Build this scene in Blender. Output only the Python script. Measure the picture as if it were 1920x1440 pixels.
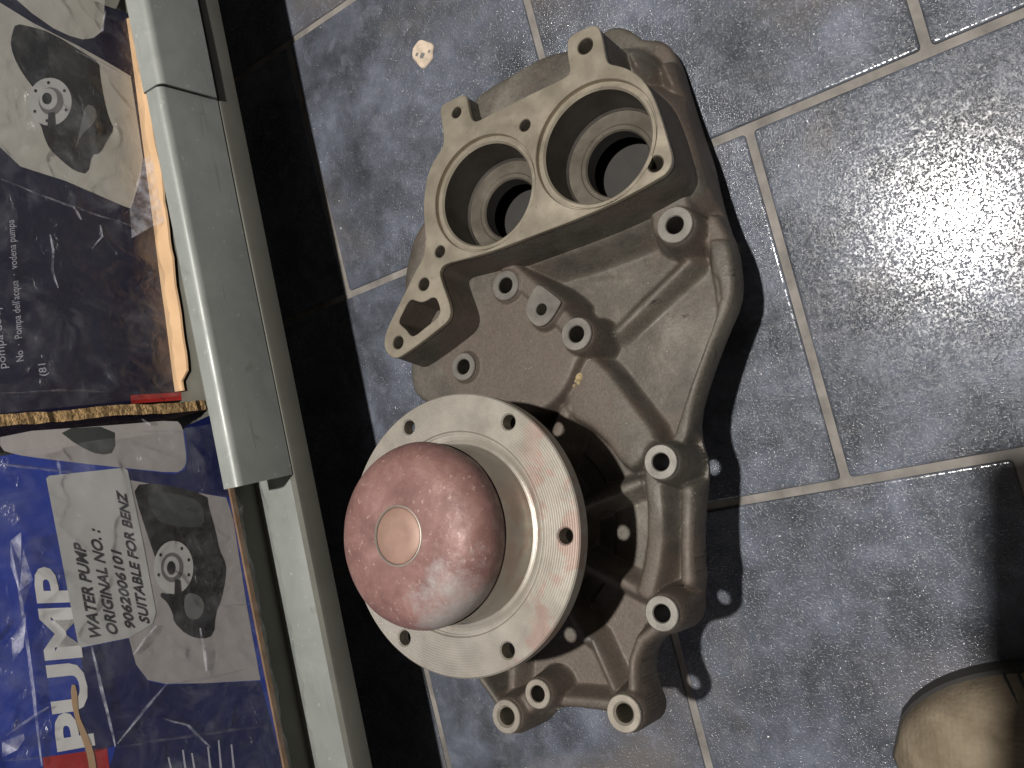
import bpy, math, random
import numpy as np
from mathutils import Matrix, Vector, noise
from mathutils.geometry import tessellate_polygon

scene = bpy.context.scene
for o in list(bpy.data.objects):
    bpy.data.objects.remove(o)
COL = scene.collection
rnd = random.Random(7)

# ------------------------------------------------------------------ camera
H = 0.46                      # lens height above the floor (m)
FPX = 1521.12                 # focal length in pixels of the 1920x1440 photograph
R2 = np.array([[-0.24461227, 0.96733939, -0.06647814],
               [-0.82008311, -0.24298038, -0.51809674],
               [-0.51732827, -0.07221522, 0.85273467]])
CAM = np.array([0.0, 0.0, H])
cd = bpy.data.cameras.new("camera")
cam = bpy.data.objects.new("camera", cd)
COL.objects.link(cam)
cd.sensor_fit = 'HORIZONTAL'
cd.sensor_width = 36.0
cd.lens = 36.0 * FPX / 1920.0
cd.clip_start = 0.005
cd.clip_end = 100.0
mw = Matrix([list(R2[0]) + [0.0], list(R2[1]) + [0.0], list(R2[2]) + [H], [0, 0, 0, 1]])
cam.matrix_world = mw
scene.camera = cam

# ------------------------------------------------------------------ light of the dim room + the one bulb overhead
world = bpy.data.worlds.new("World")
scene.world = world
world.use_nodes = True
bg = world.node_tree.nodes["Background"]
bg.inputs[0].default_value = (1.0, 0.93, 0.84, 1)
bg.inputs[1].default_value = 0.065
LAMP = np.array([0.2245, 0.034, 1.523])
ld = bpy.data.lights.new("ceiling_bulb", 'POINT')
ld.energy = 114.0
ld.color = (1.0, 0.965, 0.92)
ld.shadow_soft_size = 0.021
lamp = bpy.data.objects.new("ceiling_bulb", ld)
lamp.location = LAMP
COL.objects.link(lamp)
dl = bpy.data.lights.new("side_fill_light", 'AREA')  # added soft fill from the side, no such source in view
dl.energy = 2.4; dl.shape = 'RECTANGLE'; dl.size = .7; dl.size_y = .9; dl.color = (1.0, .96, .92)
fill_lamp = bpy.data.objects.new("side_fill_light", dl)
fill_lamp.location = (-1.45, .42, .95)
fill_lamp.rotation_euler = Vector((1.45, -.22, -.92)).to_track_quat('-Z', 'Y').to_euler()
COL.objects.link(fill_lamp)
vs = scene.view_settings
vs.view_transform = 'Standard'
vs.look = 'None'
vs.exposure = 0.15
vs.gamma = 1.0
scene.render.engine = 'CYCLES'
scene.cycles.max_bounces = 6; scene.cycles.diffuse_bounces = 3; scene.cycles.glossy_bounces = 3; scene.cycles.transmission_bounces = 2; scene.cycles.transparent_max_bounces = 6

# ------------------------------------------------------------------ measuring helpers
def ray(px):
    return R2 @ np.array([(px[0] - 960) / FPX, -(px[1] - 720) / FPX, -1.0])
def on_floor(px, z=0.0):
    d = ray(px)
    return CAM + d * (z - H) / d[2]

# shelf frame: s along the shelf front, y into the shelf, z up
ES = np.array([.99902, -.0441, 0]); EY = np.array([.0441, .99902, 0]); SO = np.array([0, .3866, 0])
SHELF_ANG = math.atan2(-.0441, .99902)
def W(s, y, z):
    return SO + ES * s + EY * y + np.array([0, 0, z])
def on_front(px, y0, slope=0.0, s0=0.0):
    """point (s, z) of an upright front y = y0 + slope*(s-s0) in the shelf frame"""
    d = ray(px)
    q = CAM - SO
    nrm = EY - slope * ES
    t = (y0 - slope * s0 - q @ nrm) / (d @ nrm)
    P = q + d * t
    return float(P @ ES), float(P[2])

# pump frame: x, y in the plane of the casting, z along its shaft; depth d = distance from the lens along the shaft
NV = ray((1915, 935)); NV = NV / np.linalg.norm(NV)
AX = R2[:, 1] - NV * (R2[:, 1] @ NV); AX = AX / np.linalg.norm(AX)
BX = np.cross(AX, -NV)
D0 = .423
def P(px, d):
    r = ray(px)
    q = r * (d / (r @ NV))
    return np.array([q @ BX, q @ AX])
def PW(px, d):
    return np.array([P(p, d) for p in px])

# ------------------------------------------------------------------ object helpers
def tag(o, label=None, cat=None, group=None, kind=None):
    if label: o["label"] = label
    if cat: o["category"] = cat
    if group: o["group"] = group
    if kind: o["kind"] = kind
    return o
def empty(name, loc=(0, 0, 0), rot=None):
    o = bpy.data.objects.new(name, None)
    o.empty_display_size = .02
    COL.objects.link(o)
    o.location = loc
    if rot: o.rotation_euler = rot
    return o
def obj(name, verts, faces, mat, parent=None, smooth=None):
    me = bpy.data.meshes.new(name)
    me.from_pydata([tuple(map(float, v)) for v in verts], [], [tuple(int(i) for i in f) for f in faces])
    me.update()
    if smooth is not None:
        me.shade_smooth()
        me.set_sharp_from_angle(angle=math.radians(smooth))
    if mat: me.materials.append(mat)
    o = bpy.data.objects.new(name, me)
    COL.objects.link(o)
    if parent: o.parent = parent
    return o
class MB:
    def __init__(s): s.v = []; s.f = []
    def add(s, v, f):
        n = len(s.v); s.v += [tuple(map(float, q)) for q in v]; s.f += [tuple(i + n for i in q) for q in f]
        return s
    def box(s, x0, x1, y0, y1, z0, z1, c=0.0):
        if c <= 0:
            v = [(x, y, z) for x in (x0, x1) for y in (y0, y1) for z in (z0, z1)]
            return s.add(v, [(0, 1, 3, 2), (4, 6, 7, 5), (0, 4, 5, 1), (2, 3, 7, 6), (0, 2, 6, 4), (1, 5, 7, 3)])
        # chamfered top box: outline loop extruded with a bevel ring at top
        lo = [(x0, y0), (x1, y0), (x1, y1), (x0, y1)]
        hi = [(x0 + c, y0 + c), (x1 - c, y0 + c), (x1 - c, y1 - c), (x0 + c, y1 - c)]
        v = [(a, b, z0) for a, b in lo] + [(a, b, z1 - c) for a, b in lo] + [(a, b, z1) for a, b in hi]
        f = [(3, 2, 1, 0), (8, 9, 10, 11)]
        for k in range(4):
            l = (k + 1) % 4
            f += [(k, l, 4 + l, 4 + k), (4 + k, 4 + l, 8 + l, 8 + k)]
        return s.add(v, f)
    def build(s, name, mat, parent=None, smooth=None):
        return obj(name, s.v, s.f, mat, parent, smooth)
def lathe(prof, seg=48, cx=0, cy=0):
    v = []; f = []
    n = len(prof)
    for k in range(seg):
        a = 2 * math.pi * k / seg
        for r, z in prof:
            v.append((cx + r * math.cos(a), cy + r * math.sin(a), z))
    for k in range(seg):
        l = (k + 1) % seg
        for i in range(n - 1):
            f.append((k * n + i, k * n + i + 1, l * n + i + 1, l * n + i))
    return v, f
def area2(p):
    p = np.asarray(p); q = np.roll(p, -1, 0)
    return float((p[:, 0] * q[:, 1] - q[:, 0] * p[:, 1]).sum())
def offset_loop(p, c):
    """move a CCW loop inwards by c"""
    p = np.asarray(p, float)
    e0 = p - np.roll(p, 1, 0); e1 = np.roll(p, -1, 0) - p
    e0 = e0 / np.maximum(np.linalg.norm(e0, axis=1)[:, None], 1e-9); e1 = e1 / np.maximum(np.linalg.norm(e1, axis=1)[:, None], 1e-9)
    n0 = np.c_[-e0[:, 1], e0[:, 0]]; n1 = np.c_[-e1[:, 1], e1[:, 0]]
    m = n0 + n1
    m = m / np.maximum((m * m).sum(1), .3)[:, None] * 2
    return p + m * c
def chaikin(p, n=1):
    p = np.asarray(p, float)
    for _ in range(n):
        q = np.roll(p, -1, 0)
        p = np.stack([.75 * p + .25 * q, .25 * p + .75 * q], 1).reshape(-1, 2)
    return p
def circle(c, r, n=40):
    a = np.arange(n) * 2 * math.pi / n
    return np.c_[c[0] + r * np.cos(a), c[1] + r * np.sin(a)]
def plate(outer, holes, z0, z1, c=.0004):
    """flat plate with holes, chamfered top edges"""
    outer = np.asarray(outer)
    if area2(outer) < 0: outer = outer[::-1]
    hs = [h if area2(h) > 0 else h[::-1] for h in map(np.asarray, holes)]
    loops = [(outer, offset_loop(outer, c))] + [(h, offset_loop(h, -c)) for h in hs]
    top = [[Vector((x, y, 0)) for x, y in l[1]] for l in loops]
    v = []; f = []
    for l in loops: v += [(x, y, z1) for x, y in l[1]]
    for t in tessellate_polygon(top):
        a, b, d = (v[i] for i in t)
        s = (b[0] - a[0]) * (d[1] - a[1]) - (b[1] - a[1]) * (d[0] - a[0])
        f.append(tuple(t) if s > 0 else (t[0], t[2], t[1]))
    base = 0
    for k, l in enumerate(loops):
        n = len(l[0])
        m = len(v)
        v += [(x, y, z1 - c) for x, y in l[0]] + [(x, y, z0) for x, y in l[0]]
        for i in range(n):
            j = (i + 1) % n
            q1 = (base + i, m + i, m + j, base + j); q2 = (m + i, m + n + i, m + n + j, m + j)
            if k: q1 = q1[::-1]; q2 = q2[::-1]
            f += [q1, q2]
        base += n
    return v, f

# ------------------------------------------------------------------ materials
def new_mat(name):
    m = bpy.data.materials.new(name)
    m.use_nodes = True
    nt = m.node_tree
    return m, nt, nt.nodes["Principled BSDF"]
def nd(nt, t, **kw):
    n = nt.nodes.new(t)
    for k, v in kw.items():
        if k in n.inputs: n.inputs[k].default_value = v
        else: setattr(n, k, v)
    return n
def lk(nt, a, b): nt.links.new(a, b)
def ramp(nt, fac, stops):
    r = nd(nt, 'ShaderNodeValToRGB')
    el = r.color_ramp.elements
    while len(el) < len(stops): el.new(.5)
    for e, (p, c) in zip(el, stops):
        e.position = p; e.color = (*c, 1) if len(c) == 3 else c
    lk(nt, fac, r.inputs[0])
    return r
def coords(nt, which='Object'):
    return nd(nt, 'ShaderNodeTexCoord').outputs[which]
def noise_tex(nt, vec, scale, detail=4, rough=.55, dist=0.0):
    n = nd(nt, 'ShaderNodeTexNoise', Scale=scale, Detail=detail, Roughness=rough, Distortion=dist)
    lk(nt, vec, n.inputs['Vector'])
    return n.outputs['Fac']
def mixc(nt, fac, a, b):
    m = nd(nt, 'ShaderNodeMix', data_type='RGBA')
    for v, i in ((a, 6), (b, 7)):
        if isinstance(v, tuple): m.inputs[i].default_value = (*v, 1)
        else: lk(nt, v, m.inputs[i])
    if isinstance(fac, float): m.inputs[0].default_value = fac
    else: lk(nt, fac, m.inputs[0])
    return m.outputs[2]
def bump(nt, bsdf, h, strength, dist, prev=None):
    b = nd(nt, 'ShaderNodeBump', Strength=strength, Distance=dist)
    lk(nt, h, b.inputs['Height'])
    if prev: lk(nt, prev.outputs[0], b.inputs['Normal'])
    lk(nt, b.outputs[0], bsdf.inputs['Normal'])
    return b
def plain(name, col, rough=.5, metal=0.0, spec=.5, nscale=0, namp=.25, bstr=0, bscale=400, bdist=.0003):
    m, nt, b = new_mat(name)
    b.inputs['Base Color'].default_value = (*col, 1)
    b.inputs['Roughness'].default_value = rough
    b.inputs['Metallic'].default_value = metal
    b.inputs['Specular IOR Level'].default_value = spec
    v = coords(nt)
    if nscale:
        n = noise_tex(nt, v, nscale, 5, .6)
        lo = tuple(c * (1 - namp) for c in col); hi = tuple(min(1, c * (1 + namp)) for c in col)
        r = ramp(nt, n, [(.3, lo), (.7, hi)])
        lk(nt, r.outputs[0], b.inputs['Base Color'])
    if bstr:
        bump(nt, b, noise_tex(nt, v, bscale, 4, .6), bstr, bdist)
    return m

def mat_cast():
    m, nt, b = new_mat("cast_aluminium")
    v = coords(nt)
    n1 = noise_tex(nt, v, 30, 7, .68, .3)
    c1 = ramp(nt, n1, [(.30, (.046, .040, .032)), (.46, (.075, .066, .053)), (.58, (.100, .088, .071)), (.74, (.160, .144, .119))])
    n2 = noise_tex(nt, v, 14, 4, .55, .6)
    r2 = ramp(nt, n2, [(.52, (0, 0, 0)), (.565, (.9,) * 3)])
    c2 = mixc(nt, r2.outputs[0], c1.outputs[0], (.094, .073, .058))     # brownish residue
    n3 = noise_tex(nt, v, 900, 2, .5)
    r3 = ramp(nt, n3, [(.70, (0, 0, 0)), (.76, (1, 1, 1))])
    n4 = noise_tex(nt, v, 35, 3, .6)
    r4 = ramp(nt, n4, [(.48, (0, 0, 0)), (.62, (1, 1, 1))])
    mm = nd(nt, 'ShaderNodeMath', operation='MULTIPLY')
    lk(nt, r3.outputs[0], mm.inputs[0]); lk(nt, r4.outputs[0], mm.inputs[1])
    c3 = mixc(nt, mm.outputs[0], c2, (.34, .31, .26))                   # bright specks
    gn = ramp(nt, noise_tex(nt, v, 620, 3, .7), [(.34, (.84,) * 3), (.5, (1,) * 3), (.66, (1.16,) * 3)])
    mg = nd(nt, 'ShaderNodeMix', data_type='RGBA', blend_type='MULTIPLY'); mg.inputs[0].default_value = 1.0
    lk(nt, c3, mg.inputs[6]); lk(nt, gn.outputs[0], mg.inputs[7])
    # black oily stains
    st = ramp(nt, noise_tex(nt, v, 55, 5, .65, 1.2), [(.26, (1,) * 3), (.34, (0,) * 3)])
    c5 = mixc(nt, st.outputs[0], mg.outputs[2], (.018, .016, .013))
    lk(nt, c5, b.inputs['Base Color'])
    b.inputs['Metallic'].default_value = .2
    rr = ramp(nt, noise_tex(nt, v, 60, 3), [(.3, (.52,) * 3), (.7, (.72,) * 3)])
    lk(nt, rr.outputs[0], b.inputs['Roughness'])
    p = bump(nt, b, noise_tex(nt, v, 900, 3, .65), .4, .0004)
    bump(nt, b, noise_tex(nt, v, 140, 4, .6), .25, .0012, p)
    return m
def mat_machined(name, lo, hi, stain=None, rough=.38, metal=.55):
    m, nt, b = new_mat(name)
    v = coords(nt)
    n1 = noise_tex(nt, v, 45, 5, .6, .6)
    c = ramp(nt, n1, [(.32, lo), (.68, hi)]).outputs[0]
    n2 = noise_tex(nt, v, 300, 3, .6)
    c = mixc(nt, ramp(nt, n2, [(.66, (0, 0, 0)), (.74, (.55,) * 3)]).outputs[0], c, tuple(q * .5 for q in lo))
    if stain:
        n3 = noise_tex(nt, v, 38, 3, .55, .8)
        c = mixc(nt, ramp(nt, n3, [(.57, (0, 0, 0)), (.60, (1, 1, 1))]).outputs[0], c, stain)
    lk(nt, c, b.inputs['Base Color'])
    b.inputs['Metallic'].default_value = metal
    rr = ramp(nt, noise_tex(nt, v, 80, 4), [(.3, (rough - .08,) * 3), (.7, (rough + .14,) * 3)])
    lk(nt, rr.outputs[0], b.inputs['Roughness'])
    bump(nt, b, noise_tex(nt, v, 700, 3, .6), .12, .0003)
    return m
def mat_flange():
    m, nt, b = new_mat("flange_steel")
    v = coords(nt)
    n1 = noise_tex(nt, v, 30, 5, .6, .6)
    c = ramp(nt, n1, [(.3, (.275, .249, .209)), (.7, (.355, .327, .281))]).outputs[0]
    # pink primer left in blotches along the rim on the shaft's right-hand side
    n3 = noise_tex(nt, v, 62, 4, .5, 1.0)
    blot = ramp(nt, n3, [(.50, (0, 0, 0)), (.58, (.75,) * 3)]).outputs[0]
    sx = nd(nt, 'ShaderNodeSeparateXYZ'); lk(nt, v, sx.inputs[0])
    mr = nd(nt, 'ShaderNodeMapRange'); mr.inputs[1].default_value = .030; mr.inputs[2].default_value = .044
    lk(nt, sx.outputs[0], mr.inputs[0])
    mm = nd(nt, 'ShaderNodeMath', operation='MULTIPLY')
    lk(nt, blot, mm.inputs[0]); lk(nt, mr.outputs[0], mm.inputs[1])
    c = mixc(nt, mm.outputs[0], c, (.30, .205, .170))
    n4 = noise_tex(nt, v, 26, 3, .5, .3)
    c = mixc(nt, ramp(nt, n4, [(.68, (0, 0, 0)), (.72, (.7,) * 3)]).outputs[0], c, (.33, .33, .32))
    lk(nt, c, b.inputs['Base Color'])
    b.inputs['Metallic'].default_value = .5
    rr = ramp(nt, noise_tex(nt, v, 90, 4), [(.3, (.34,) * 3), (.7, (.52,) * 3)])
    lk(nt, rr.outputs[0], b.inputs['Roughness'])
    p = bump(nt, b, noise_tex(nt, v, 500, 3, .6), .15, .0003)
    wv = nd(nt, 'ShaderNodeTexWave', wave_type='RINGS', rings_direction='Z'); wv.inputs['Scale'].default_value = 260.0; wv.inputs['Distortion'].default_value = .8; wv.inputs['Detail'].default_value = 2.0
    lk(nt, v, wv.inputs['Vector'])
    bump(nt, b, wv.outputs['Fac'], .12, .0003, p)
    return m
def mat_dome():
    m, nt, b = new_mat("worn_pink_primer")
    v = coords(nt)
    n1 = noise_tex(nt, v, 60, 6, .65, .4)
    c = ramp(nt, n1, [(.28, (.125, .063, .056)), (.5, (.190, .100, .087)), (.72, (.275, .163, .140))]).outputs[0]
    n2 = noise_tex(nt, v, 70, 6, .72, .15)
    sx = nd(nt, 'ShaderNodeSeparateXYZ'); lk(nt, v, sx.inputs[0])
    # bare metal rubbed at the lower shoulder, with its pale reflection streak painted in
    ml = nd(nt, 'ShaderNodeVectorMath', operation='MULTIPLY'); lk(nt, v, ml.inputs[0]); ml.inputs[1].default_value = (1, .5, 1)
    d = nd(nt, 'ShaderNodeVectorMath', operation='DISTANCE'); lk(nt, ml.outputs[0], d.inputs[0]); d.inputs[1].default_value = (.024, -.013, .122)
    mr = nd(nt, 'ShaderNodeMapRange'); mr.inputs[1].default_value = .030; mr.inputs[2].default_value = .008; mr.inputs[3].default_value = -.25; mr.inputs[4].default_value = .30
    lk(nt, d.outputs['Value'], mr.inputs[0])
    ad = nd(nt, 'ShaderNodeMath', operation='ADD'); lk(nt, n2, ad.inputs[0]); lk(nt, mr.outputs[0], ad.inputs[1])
    worn_glint = ramp(nt, ad.outputs[0], [(.50, (0, 0, 0)), (.74, (.85,) * 3)]).outputs[0]
    c = mixc(nt, worn_glint, c, (.30, .272, .255))
    n5 = noise_tex(nt, v, 420, 3, .6)
    c = mixc(nt, ramp(nt, n5, [(.62, (0, 0, 0)), (.74, (.6,) * 3)]).outputs[0], c, (.45, .33, .29))
    lk(nt, c, b.inputs['Base Color'])
    mt = ramp(nt, worn_glint, [(0, (.12,) * 3), (1, (.35,) * 3)]); lk(nt, mt.outputs[0], b.inputs['Metallic'])
    rr = ramp(nt, noise_tex(nt, v, 150, 4), [(.3, (.44,) * 3), (.7, (.68,) * 3)])
    lk(nt, rr.outputs[0], b.inputs['Roughness'])
    p = bump(nt, b, noise_tex(nt, v, 420, 4, .65), .35, .0006)
    bump(nt, b, noise_tex(nt, v, 45, 3, .6), .2, .002, p)
    return m
def mat_tile():
    m, nt, b = new_mat("glazed_slate_tile")
    tc = nd(nt, 'ShaderNodeTexCoord')
    oi = nd(nt, 'ShaderNodeObjectInfo')
    vm = nd(nt, 'ShaderNodeVectorMath', operation='ADD')
    sc = nd(nt, 'ShaderNodeVectorMath', operation='SCALE'); sc.inputs[3].default_value = 37.0
    cb = nd(nt, 'ShaderNodeCombineXYZ'); lk(nt, oi.outputs['Random'], cb.inputs[0]); lk(nt, oi.outputs['Random'], cb.inputs[1])
    lk(nt, cb.outputs[0], sc.inputs[0]); lk(nt, tc.outputs['Object'], vm.inputs[0]); lk(nt, sc.outputs[0], vm.inputs[1])
    v = vm.outputs[0]
    n1 = noise_tex(nt, v, 21, 6, .66, .2)
    c = ramp(nt, n1, [(.33, (.038, .042, .050)), (.45, (.064, .070, .085)), (.56, (.094, .103, .128)), (.70, (.152, .165, .204))]).outputs[0]
    n2 = noise_tex(nt, v, 7, 4, .6, .5)
    c = mixc(nt, ramp(nt, n2, [(.52, (0, 0, 0)), (.70, (.75,) * 3)]).outputs[0], c, (.125, .112, .104))
    n3 = noise_tex(nt, v, 75, 5, .65, .5)
    c = mixc(nt, ramp(nt, n3, [(.54, (0, 0, 0)), (.70, (.45,) * 3)]).outputs[0], c, (.17, .177, .21))
    n5 = noise_tex(nt, v, 330, 1, .5)
    c = mixc(nt, ramp(nt, n5, [(.82, (0, 0, 0)), (.83, (1, 1, 1))]).outputs[0], c, (.55, .54, .52))
    lk(nt, c, b.inputs['Base Color'])
    rr = ramp(nt, noise_tex(nt, tc.outputs['Object'], 520, 2, .6), [(.36, (.11,) * 3), (.70, (.26,) * 3)])
    lk(nt, rr.outputs[0], b.inputs['Roughness'])
    b.inputs['Specular IOR Level'].default_value = .52
    gr = ramp(nt, noise_tex(nt, tc.outputs['Object'], 900, 2, .6), [(.50, (0, 0, 0)), (.76, (1, 1, 1))])
    p = bump(nt, b, gr.outputs[0], .6, .00034)
    bump(nt, b, noise_tex(nt, tc.outputs['Object'], 190, 2, .5), .09, .0010, p)
    return m
def mat_film():
    m, nt, b = new_mat("clear_plastic_film")
    nt.nodes.remove(b)
    out = nt.nodes["Material Output"]
    tr = nd(nt, 'ShaderNodeBsdfTransparent'); tr.inputs[0].default_value = (1, 1, 1, 1)
    gl = nd(nt, 'ShaderNodeBsdfGlossy', Roughness=.34); gl.inputs[0].default_value = (1, 1, 1, 1)
    df = nd(nt, 'ShaderNodeBsdfDiffuse'); df.inputs[0].default_value = (.75, .76, .80, 1)
    lw = nd(nt, 'ShaderNodeLayerWeight', Blend=.5)
    pw = nd(nt, 'ShaderNodeMath', operation='POWER'); pw.inputs[1].default_value = 4.0; lk(nt, lw.outputs['Facing'], pw.inputs[0])
    fr = nd(nt, 'ShaderNodeMath', operation='MULTIPLY_ADD'); fr.inputs[1].default_value = .40; fr.inputs[2].default_value = .09; lk(nt, pw.outputs[0], fr.inputs[0])
    v = coords(nt)
    bp_ = nd(nt, 'ShaderNodeBump', Strength=.6, Distance=.005); lk(nt, noise_tex(nt, v, 90, 4, .6, 1.2), bp_.inputs['Height'])
    lk(nt, bp_.outputs[0], gl.inputs['Normal'])
    m1 = nd(nt, 'ShaderNodeMixShader'); lk(nt, fr.outputs[0], m1.inputs[0]); lk(nt, tr.outputs[0], m1.inputs[1]); lk(nt, gl.outputs[0], m1.inputs[2])
    m2 = nd(nt, 'ShaderNodeMixShader')
    hz = ramp(nt, noise_tex(nt, v, 30, 5, .6, 1.5), [(.46, (.005,) * 3), (.85, (.12,) * 3)])
    lk(nt, hz.outputs[0], m2.inputs[0]); lk(nt, m1.outputs[0], m2.inputs[1]); lk(nt, df.outputs[0], m2.inputs[2])
    lk(nt, m2.outputs[0], out.inputs[0])
    return m
def mat_picture():
    m, nt, b = new_mat("dark_pump_picture")
    v = coords(nt)
    n = noise_tex(nt, v, 55, 6, .62, .9)
    r = ramp(nt, n, [(.34, (.008, .008, .010)), (.5, (.018, .018, .019)), (.58, (.045, .046, .045)), (.70, (.105, .105, .10))])
    lk(nt, r.outputs[0], b.inputs['Base Color']); b.inputs['Roughness'].default_value = .4
    return m
def mat_shoe():
    m, nt, b = new_mat("tan_woven_canvas")
    v = coords(nt)
    n = noise_tex(nt, v, 60, 6, .65, .3)
    r = ramp(nt, n, [(.3, (.130, .102, .068)), (.5, (.182, .146, .100)), (.72, (.24, .198, .14))])
    lk(nt, r.outputs[0], b.inputs['Base Color']); b.inputs['Roughness'].default_value = .9; b.inputs['Specular IOR Level'].default_value = .2
    w1 = nd(nt, 'ShaderNodeTexWave', bands_direction='X'); w2 = nd(nt, 'ShaderNodeTexWave', bands_direction='Y')
    for w in (w1, w2):
        w.inputs['Scale'].default_value = 130.0; w.inputs['Distortion'].default_value = 1.5; w.inputs['Detail'].default_value = 2.0; lk(nt, v, w.inputs['Vector'])
    ad = nd(nt, 'ShaderNodeMath', operation='ADD'); lk(nt, w1.outputs['Fac'], ad.inputs[0]); lk(nt, w2.outputs['Fac'], ad.inputs[1])
    p = bump(nt, b, ad.outputs[0], .10, .0008)
    bump(nt, b, noise_tex(nt, v, 500, 3, .6), .6, .0008, p)
    return m
def mat_shelf():
    m, nt, b = new_mat("grey_painted_steel")
    v = coords(nt)
    c = ramp(nt, noise_tex(nt, v, 16, 6, .65, .4), [(.3, (.190, .202, .188)), (.5, (.232, .245, .228)), (.7, (.275, .285, .268))]).outputs[0]
    mp = nd(nt, 'ShaderNodeMapping'); mp.inputs['Scale'].default_value = (25, 420, 420); mp.inputs['Rotation'].default_value = (.2, .35, .1); lk(nt, v, mp.inputs['Vector'])
    c = mixc(nt, ramp(nt, noise_tex(nt, mp.outputs[0], 1.0, 3, .5), [(.66, (0, 0, 0)), (.70, (.5,) * 3)]).outputs[0], c, (.16, .165, .15))
    c = mixc(nt, ramp(nt, noise_tex(nt, v, 240, 3, .6), [(.66, (0, 0, 0)), (.72, (.6,) * 3)]).outputs[0], c, (.42, .42, .40))
    c = mixc(nt, ramp(nt, noise_tex(nt, v, 70, 4, .6, .6), [(.64, (0, 0, 0)), (.72, (.55,) * 3)]).outputs[0], c, (.15, .145, .12))
    lk(nt, c, b.inputs['Base Color'])
    rr = ramp(nt, noise_tex(nt, v, 40, 4, .6), [(.3, (.34,) * 3), (.7, (.52,) * 3)]); lk(nt, rr.outputs[0], b.inputs['Roughness'])
    b.inputs['Metallic'].default_value = .1
    bump(nt, b, noise_tex(nt, v, 35, 3, .6), .08, .003)
    return m
def mat_crease():
    m, nt, b = new_mat("creased_film")
    out = nt.nodes["Material Output"]
    b.inputs['Base Color'].default_value = (.62, .62, .68, 1); b.inputs['Roughness'].default_value = .22
    tr = nd(nt, 'ShaderNodeBsdfTransparent')
    mx = nd(nt, 'ShaderNodeMixShader'); mx.inputs[0].default_value = .5
    n = noise_tex(nt, coords(nt), 160, 3, .6)
    r = ramp(nt, n, [(.38, (.04,) * 3), (.75, (.45,) * 3)])
    lk(nt, r.outputs[0], mx.inputs[0]); lk(nt, tr.outputs[0], mx.inputs[1]); lk(nt, b.outputs[0], mx.inputs[2])
    lk(nt, mx.outputs[0], out.inputs[0])
    return m
def mat_print(name, col, rough=.35, var=.18):
    return plain(name, col, rough, 0, .5, nscale=25, namp=var, bstr=.15, bscale=60, bdist=.002)

M = dict(
    cast=mat_cast(),
    face=mat_machined("machined_aluminium", (.262, .226, .172), (.360, .318, .248)),
    boss=mat_machined("machined_boss", (.158, .147, .130), (.222, .208, .184)),
    lug=mat_machined("machined_lug", (.27, .238, .192), (.345, .31, .255)),
    bore=mat_machined("bored_aluminium", (.10, .086, .068), (.17, .148, .118)),
    grime=plain("oily_grime_shade", (.050, .043, .036), .55, .2, nscale=50, namp=.5, bstr=.3, bscale=300),  # oily dirt in bores and holes, with their inner shade put into the colour
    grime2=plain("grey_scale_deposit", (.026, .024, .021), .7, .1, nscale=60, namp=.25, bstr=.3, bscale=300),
    thread=plain("threaded_bore", (.11, .095, .072), .45, .5),
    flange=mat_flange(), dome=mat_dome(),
    disc=plain("centre_disc", (.26, .160, .122), .55, .15, nscale=90, namp=.15, bstr=.2, bscale=300),
    impeller=plain("impeller_plastic", (.05, .05, .05), .5),
    tile=mat_tile(),
    grout=plain("grout", (.195, .180, .163), .85, 0, .3, nscale=45, namp=.40, bstr=.4, bscale=700),
    plaster=plain("dried_plaster", (.50, .41, .32), .9, 0, .2, nscale=150, namp=.25, bstr=.5, bscale=500, bdist=.0008),
    plaster2=plain("yellow_corrosion", (.30, .235, .13), .9, 0, .2, nscale=300, namp=.4, bstr=.6, bscale=900),
    shelf=mat_shelf(),
    lip=plain("olive_grey_painted_steel", (.100, .099, .082), .42, .1, .5, nscale=25, namp=.15),
    card=plain("kraft_cardboard", (.20, .12, .065), .85, 0, .2, nscale=60, namp=.25, bstr=.3, bscale=300),
    cardlit=plain("pale_inner_cardboard", (.50, .33, .19), .85, 0, .2, nscale=30, namp=.10),
    board=plain("corrugated_board_edge", (.36, .235, .11), .75, 0, .3, nscale=260, namp=.65, bstr=.9, bscale=450, bdist=.002),
    navy=mat_print("navy_print", (.007, .007, .032)),
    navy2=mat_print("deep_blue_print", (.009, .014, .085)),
    blue=mat_print("royal_blue_print", (.013, .043, .33), .32),
    white=mat_print("white_print", (.50, .48, .425), .45, .08),
    white2=mat_print("pale_grey_print", (.41, .38, .37), .42, .08),
    dark=mat_picture(),
    dgreen=mat_print("grey_green_print", (.060, .066, .062), .4, .3),
    pale=mat_print("pale_flange_print", (.52, .515, .50), .4, .06),
    mid=mat_print("mid_grey_print", (.16, .16, .155), .4, .2),
    red=mat_print("red_print", (.42, .026, .026), .35),
    sticker=plain("label_paper", (.50, .50, .485), .6, 0, .3, nscale=14, namp=.10),
    ink=plain("label_ink", (.035, .035, .04), .6),
    letter=plain("white_letter_print", (.74, .73, .71), .45, nscale=20, namp=.12),
    small=plain("pale_letter_print", (.5, .5, .58), .5),
    film=mat_film(),
    crease=mat_crease(),
    shoe=mat_shoe(),
    sole=plain("dark_rubber_sole", (.03, .028, .025), .8),
    phone=plain("black_phone", (.01, .01, .01), .3),
    leather=plain("dark_leather", (.02, .018, .018), .6),
)

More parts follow.
